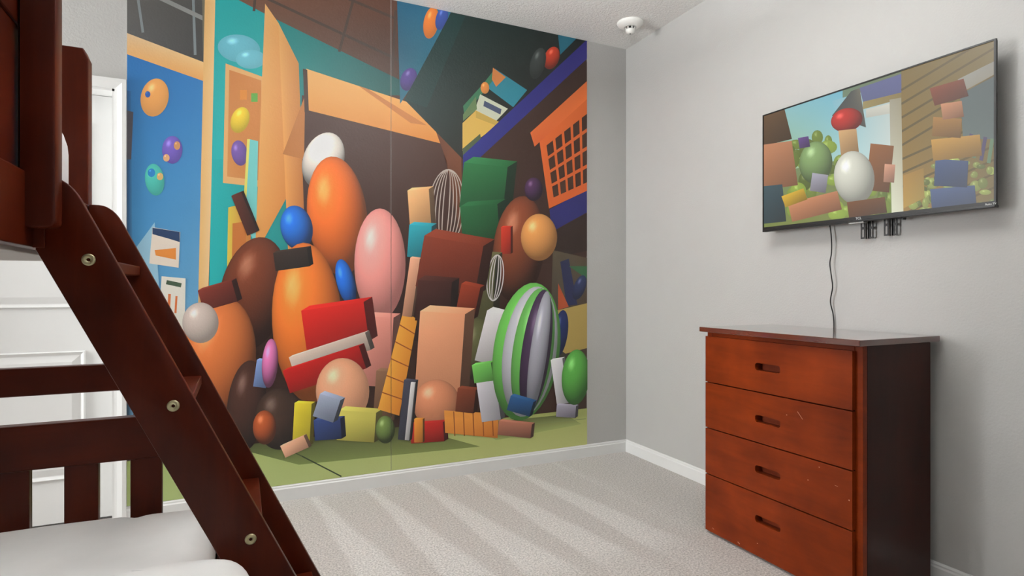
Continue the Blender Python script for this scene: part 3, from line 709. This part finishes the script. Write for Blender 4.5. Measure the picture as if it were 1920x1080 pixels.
# ------------------------------------------------------------------ dresser
DX, DY0, DY1 = 1.919, 1.296, 2.030        # drawer face, right side, left side
DXB = 2.326
dres = thing('dresser', 'glossy reddish-brown wooden chest of four drawers against the grey wall', 'dresser', (2.14, 1.66, 0))
def dpart(name, lo, hi, mat, bev=.003, parent=None): return obj(name, box(lo, hi, bev, 2), mat, parent or dres)
FR = DX + .022                            # face-frame plane
dpart('side_panel', (FR+.0175, DY0, 0), (DXB, DY0+.018, .912), 'dresser_shaded')
dpart('side_panel', (FR+.0175, DY1-.018, 0), (DXB, DY1, .912), 'dresser_shaded')
dpart('back_panel', (DXB-.008, DY0+.018, .02), (DXB-.001, DY1-.018, .910), 'dresser_shaded', .001)
dpart('top', (1.902, 1.284, .912), (2.362, 2.046, .934), 'dresser_top', .0025)
dpart('top_rail', (FR-.004, DY0+.030, .886), (FR+.018, DY1-.030, .912), 'dresser_front', .001)
dpart('stile', (FR-.004, DY0, 0), (FR+.018, DY0+.0285, .912), 'dresser_front', .001)
dpart('stile', (FR-.004, DY1-.0285, 0), (FR+.018, DY1, .912), 'dresser_front', .001)
dpart('plinth', (FR-.003, DY0+.030, 0), (FR+.016, DY1-.030, .040), 'dresser_front', .001)
rows = [(.687, .893), (.479, .682), (.270, .474), (.012, .265)]
dy0, dy1 = 1.322, 2.024
slots = [atX(1440, y, DX).z for y in (691.5, 791, 887.5, 983)]
for i, (a, b_) in enumerate(rows):
    yc = (1.742+1.619)/2; zc = slots[i]; hw, hh = .062, .0155
    hole = rounded(yc-hw, zc-hh, yc+hw, zc+hh, .012, 4)
    dw = obj('drawer', prism([(dy0, a), (dy1, a), (dy1, b_), (dy0, b_)], 'x', DX, FR-.0045, 0, [hole[::-1]]), 'dresser_front', dres)
    dpart('drawer_box', (FR-.0045, dy0+.02, a+.012), (DXB-.03, dy1-.02, a+.03), 'dresser_shaded', .001, dw)
    # recessed grip behind the slot
    o_ = rounded(yc-hw-.006, zc-hh-.006, yc+hw+.006, zc+hh+.006, .016, 4)
    obj('grip_recess', prism(o_, 'x', FR-.0045, FR+.014, 0, [rounded(yc-hw, zc-hh, yc+hw, zc+hh, .012, 4)[::-1]]), 'slot_wood', dw)
    obj('grip_back', prism(o_, 'x', FR+.014, FR+.018), 'slot_wood', dw)
for (px, py, w, h, rot) in ((1500, 780, .034, .0010, -48), (1475, 779, .003, .0025, 0), (1568, 912, .012, .0010, 0), (1592, 939, .004, .004, 0), (1515, 901, .003, .003, 0), (1337, 992, .010, .0016, -20), (1385, 1019, .012, .0030, -25), (1420, 1020, .003, .003, 0), (1536, 877, .004, .002, 0)):
    c = atX(px, py, DX-.0002); ca, sa = math.cos(math.radians(rot)), math.sin(math.radians(rot))
    pts = [(c.y - (u*w/2*ca - q*h/2*sa), c.z + u*w/2*sa + q*h/2*ca) for u, q in ((-1, -1), (1, -1), (1, 1), (-1, 1))]
    obj('scratch', prism(pts, 'x', DX-.0003, DX+.0008), 'scratch', dres)

# ------------------------------------------------------------------ television on its wall mount
TX = 2.300
TY0, TY1, TZ0, TZ1 = 1.078, 2.042, 1.390, 1.953
tv = thing('television', 'flat black wall-mounted television showing a colourful picture above the dresser', 'television', (TX+.02, (TY0+TY1)/2, TZ0))
obj('back_housing', box((TX+.006, TY0+.002, TZ0+.002), (TX+.016, TY1-.002, TZ1-.002), .002, 2), 'black', tv)
obj('back_housing', box((TX+.016, TY0+.10, TZ0+.03), (TX+.052, TY1-.10, TZ0+.38), .012, 3), 'black', tv)
bz = .006
ob = obj('bezel', prism([(TY0, TZ0), (TY1, TZ0), (TY1, TZ1), (TY0, TZ1)], 'x', TX-.001, TX+.008, 0,
    [[(TY0+bz, TZ0+.016), (TY0+bz, TZ1-bz), (TY1-bz, TZ1-bz), (TY1-bz, TZ0+.016)]]), 'black', tv)
obj('bottom_lip', box((TX-.004, TY0+.001, TZ0-.006), (TX+.020, TY1-.001, TZ0+.003), .002, 2), 'black', tv)
XS = TX + .0025
sc = Print(lambda x, y: atX(x, y, XS), (-1, 0, 0), .00001)
sc.quad([(1420, 190), (1890, 40), (1890, 400), (1420, 450)], [(110, 150, 140), (96, 84, 50), (120, 124, 70), (120, 130, 60)], 8)
# garden: sky, soft foliage
sc.quad([(1424, 215), (1580, 165), (1580, 300), (1424, 330)], [(150, 190, 190), (112, 176, 196), (160, 200, 200), (150, 176, 110)])
for i in range(46):
    x = random.uniform(1480, 1680); y = random.uniform(258 if x < 1560 else 300, 410)
    g = random.uniform(.7, 1.15); sc.ball(x, y, random.uniform(7, 17), random.uniform(8, 18), (128*g, 150*g, 44*g+18), 0, 1.0, .9, n=16, rings=3)
sc.quad([(1560, 190), (1672, 158), (1672, 330), (1600, 300)], [(128, 180, 194), (176, 190, 186), (204, 212, 206), (170, 206, 206)])
# house: porch beam, post, siding, window, hedge
sc.quad([(1596, 172), (1612, 166), (1624, 240), (1560, 218)], [(70, 74, 74), (110, 104, 90), (80, 80, 76), (70, 74, 72)])
sc.quad([(1612, 166), (1712, 132), (1708, 170), (1618, 192)], [(96, 100, 140), (88, 92, 138), (84, 88, 132), (92, 98, 132)])
sc.quad([(1618, 192), (1708, 170), (1706, 182), (1618, 206)], [(150, 134, 84), (128, 110, 62), (120, 104, 64), (150, 136, 90)])
sc.quad([(1624, 206), (1690, 190), (1690, 210), (1624, 222)], [(196, 196, 184), (206, 204, 190), (190, 188, 174), (180, 180, 170)])
sc.quad([(1690, 130), (1880, 60), (1880, 400), (1692, 400)], [(120, 100, 54), (112, 96, 56), (106, 92, 54), (150, 116, 54)], 8)
for i in range(11):
    y = 150+i*26; sc.line((1690, y+20), (1870, y-88 if i < 5 else y-60), 4, (92, 78, 42))
sc.quad([(1668, 188), (1690, 184), (1694, 398), (1672, 402)], [(156, 150, 132), (150, 142, 118), (206, 204, 180), (214, 216, 190)])
sc.quad([(1796, 150), (1880, 108), (1880, 132), (1800, 176)], [(150, 148, 138), (128, 124, 114), (138, 132, 118), (140, 136, 124)])
sc.quad([(1800, 178), (1880, 136), (1880, 262), (1806, 262)], [(86, 98, 98), (74, 84, 84), (84, 96, 94), (92, 104, 100)])
for i in range(60):
    x = random.uniform(1712, 1864); lo = 300 + (x < 1750)*40; y = random.uniform(lo, 398)
    g = random.uniform(.62, 1.2); sc.ball(x, y, random.uniform(5, 13), random.uniform(4, 11), (140*g, 150*g, 76*g), 0, 1.0, .9, n=14, rings=3)
sc.quad([(1694, 330), (1732, 316), (1734, 372), (1694, 392)], [(166, 126, 56), (150, 116, 56), (150, 128, 64), (176, 140, 62)])
for i in range(4): sc.line((1822+i*13, 252+i*3), (1812+i*14, 292+i*5), 7, (92, 120, 92) if i % 2 else (74, 66, 96))
# plain balls and blocks in place of the figures
def sblock(cx, cy, w, h, col, rot=0):
    ca, sa = math.cos(math.radians(rot)), math.sin(math.radians(rot))
    P = [(cx+u*w/2*ca-q*h/2*sa, cy+u*w/2*sa+q*h/2*ca) for u, q in ((-1, -1), (1, -1), (1, 1), (-1, 1))]
    sc.quad(P, [tuple(min(255, c*1.12) for c in col), col, tuple(c*.66 for c in col), tuple(c*.85 for c in col)], 3)
sblock(1448, 240, 62, 60, (96, 72, 48), -14); sblock(1452, 312, 78, 84, (178, 122, 88), -8); sblock(1446, 384, 50, 70, (52, 76, 84), -6)
sblock(1528, 388, 96, 36, (182, 122, 86), -14); sblock(1490, 372, 44, 22, (196, 158, 46), -20)
sc.ball(1530, 306, 31, 40, (118, 146, 92), 6, 1.15, .6); sblock(1536, 344, 30, 34, (150, 148, 160), 8); sblock(1508, 268, 20, 20, (92, 66, 122), -10)
sc.ball(1588, 226, 30, 22, (170, 42, 34), -14, 1.15, .6); sblock(1592, 270, 34, 52, (188, 150, 104), -6)
sblock(1650, 316, 44, 88, (132, 84, 48), 6); sblock(1668, 326, 20, 34, (190, 138, 112), 4); sc.ball(1602, 334, 38, 50, (196, 196, 182), -6, 1.12, .66); sblock(1626, 390, 72, 30, (104, 66, 38), -8)
# tower of plain blocks in front of the hedge
sblock(1788, 372, 84, 40, (66, 82, 116), -5); sblock(1784, 326, 62, 50, (60, 76, 110), 3); sblock(1794, 278, 92, 40, (172, 130, 60), -6); sblock(1776, 240, 54, 36, (150, 108, 54), 4)
sblock(1786, 208, 40, 30, (176, 122, 88), -8); sblock(1780, 174, 66, 34, (116, 56, 32), -16)
for co, no in (((0, TY0+bz-.001, 0), (0, -1, 0)), ((0, TY1-bz+.001, 0), (0, 1, 0)), ((0, 0, TZ0+.015), (0, 0, -1)), ((0, 0, TZ1-bz+.001), (0, 0, 1))):
    bmesh.ops.bisect_plane(sc.bm, geom=sc.bm.verts[:]+sc.bm.edges[:]+sc.bm.faces[:], plane_co=co, plane_no=no, clear_outer=True)
bm_box(sc.bm, (XS+.0001, TY0+bz-.001, TZ0+.015), (XS+.004, TY1-bz+.001, TZ1-bz+.001))
obj('screen', sc.bm, 'screen', tv)
def lettering(txt, ycen, z, size, x, parent, name):
    c = bpy.data.curves.new(name, 'FONT'); c.body = txt; c.size = size; c.align_x = 'CENTER'; c.extrude = .0002
    o = bpy.data.objects.new(name, c); COL.objects.link(o)
    dg = bpy.context.evaluated_depsgraph_get(); me = bpy.data.meshes.new_from_object(o.evaluated_get(dg))
    bpy.data.objects.remove(o)
    me.materials.clear(); me.materials.append(M['letter'])
    t = bpy.data.objects.new(name, me); COL.objects.link(t); t.parent = parent
    t.rotation_euler = (math.radians(90), 0, math.radians(-90)); t.location = Vector((x, ycen, z)) - wpos(parent)
    return t
lettering('TCL', atX(1610, 412, TX).y, TZ0+.004, .014, TX-.0013, tv, 'maker_lettering')
lettering('Roku TV', atX(1858, 386, TX).y, TZ0+.004, .009, TX-.0013, tv, 'corner_lettering')
obj('receiver', box((TX-.003, 1.535, TZ0-.012), (TX+.02, 1.600, TZ0-.006), .002, 2), 'grey_metal', tv)

mount = thing('wall_mount', 'black slotted steel brackets hanging below the television on the wall', 'wall mount', (XR, 1.51, 1.32))
obj('wall_plate', box((XR-.006, 1.28, 1.56), (XR+.0005, 1.84, 1.78), .001, 1), 'black_metal', mount)
for yc, zb in ((1.559, 1.317), (1.462, 1.322)):
    br = obj('bracket', box((TX+.054, yc-.007, zb), (TX+.056, yc-.0055, 1.74)), 'black_metal', mount)
    zt = 1.74
    for side in (-1, 1):
        y0, y1 = (yc+.0055, yc+.025) if side > 0 else (yc-.025, yc-.0055)
        xx = TX+.052 if side > 0 else TX+.058
        ym = (y0+y1)/2; holes = []
        z = zb+.006
        while z < zt-.04:
            holes.append(rounded(ym-.0042, z, ym+.0042, z+.034, .0041, 4)[::-1]); z += .043
        obj('flange', prism([(y0, zb), (y1, zb), (y1, zt), (y0, zt)], 'x', xx, xx+.002, 0, holes), 'black_metal', br)
    obj('channel_web', box((TX+.052, yc-.0065, zb), (XR-.005, yc-.0055, zt)), 'black', br)
    obj('channel_web', box((TX+.058, yc+.0045, zb), (XR-.012, yc+.0055, zt)), 'black', br)
obj('latch', prism([(1.425, 1.385), (1.400, 1.378), (1.395, 1.400), (1.43, 1.405)], 'x', TX+.03, TX+.05), 'black', mount)
obj('latch_arm', box((TX+.04, 1.395, 1.395), (TX+.053, 1.49, 1.41)), 'black', mount)

pts = []
key = [(1556, 424), (1559, 450), (1559, 475), (1556, 495), (1559, 520), (1561, 540), (1557, 566), (1562, 590), (1563.5, 612), (1562, 640), (1560, 700)]
kp = [atX(px, py, 2.352 + .0155*smooth(520, 612, py)) for px, py in key]
kp = [Vector((2.330, kp[0].y, 1.44))] + kp
for i in range(len(kp)-1):
    p0, p1, p2, p3 = kp[max(i-1, 0)], kp[i], kp[i+1], kp[min(i+2, len(kp)-1)]
    for j in range(8):
        t = j/8; pts.append(.5*((2*p1) + (p2-p0)*t + (2*p0-5*p1+4*p2-p3)*t*t + (3*p1-p0-3*p2+p3)*t**3))
cable = tag(obj('power_cord', tube(pts, .0026), 'cord', None, True, pts[-1]), 'thin black power cord hanging from the television down behind the dresser', 'cord')

# ------------------------------------------------------------------ smoke detector and added ceiling lamp
sdc = Vector((2.160, 2.915, H))
sd = thing('smoke_detector', 'round white smoke detector on the textured ceiling near the corner', 'smoke detector', sdc)
obj('base', lathe([(0, .002), (.080, .002), (.081, -.006), (.076, -.016), (.055, -.027), (.040, -.031), (.034, -.031), (.034, -.029), (0, -.029)], sdc, (0,0,1), 40), 'white_plastic', sd, True)
obj('dark_vent', lathe([(0, -.029), (.022, -.029), (.022, -.044), (0, -.044)], sdc, (0,0,1), 24), 'black', sd)
for i in range(6):
    a = math.radians(60*i+20); c = sdc + Vector((.024*math.cos(a), .024*math.sin(a), 0))
    obj('vent_rib', box((c.x-.003, c.y-.003, H-.044), (c.x+.003, c.y+.003, H-.029)), 'white_plastic', sd)
cup = obj('sensor_cup', lathe([(0, -.043), (.028, -.043), (.029, -.048), (.026, -.058), (.018, -.066), (0, -.069)], sdc, (0,0,1), 32), 'white_plastic', sd, True)
obj('indicator', lathe([(0, -.068), (.004, -.068), (.004, -.0705), (0, -.0705)], sdc, (0,0,1), 12), 'black', cup)

lc = Vector((.85, 1.45, H))  # unseen hanging uplight, added to brighten the ceiling and room
uplight = thing('added_uplight', 'added white bowl lamp throwing its light up on the ceiling', 'uplight', lc)
obj('canopy', lathe([(0, .001), (.06, .001), (.06, -.012), (.02, -.03), (0, -.03)], lc, (0,0,1), 32), 'white_plastic', uplight, True)
obj('rod', lathe([(.006, -.03), (.006, -.52)], lc, (0,0,1), 12), 'white_plastic', uplight, True)
obj('bowl', lathe([(.20, -.44), (.195, -.48), (.15, -.53), (.08, -.56), (0, -.57), (0, -.562), (.078, -.552), (.146, -.523), (.188, -.477), (.193, -.44), (.20, -.44)], lc, (0,0,1), 40), 'white_plastic', uplight, True)
bl = bpy.data.lights.new('uplight_fill', 'AREA'); bl.shape = 'DISK'; bl.size = .30; bl.energy = UPFILL_W; bl.color = (.97, .985, 1.0)
bo = bpy.data.objects.new('uplight_fill', bl); COL.objects.link(bo); bo.parent = uplight; bo.location = (0, 0, -.47); bo.rotation_euler = (math.pi, 0, 0)
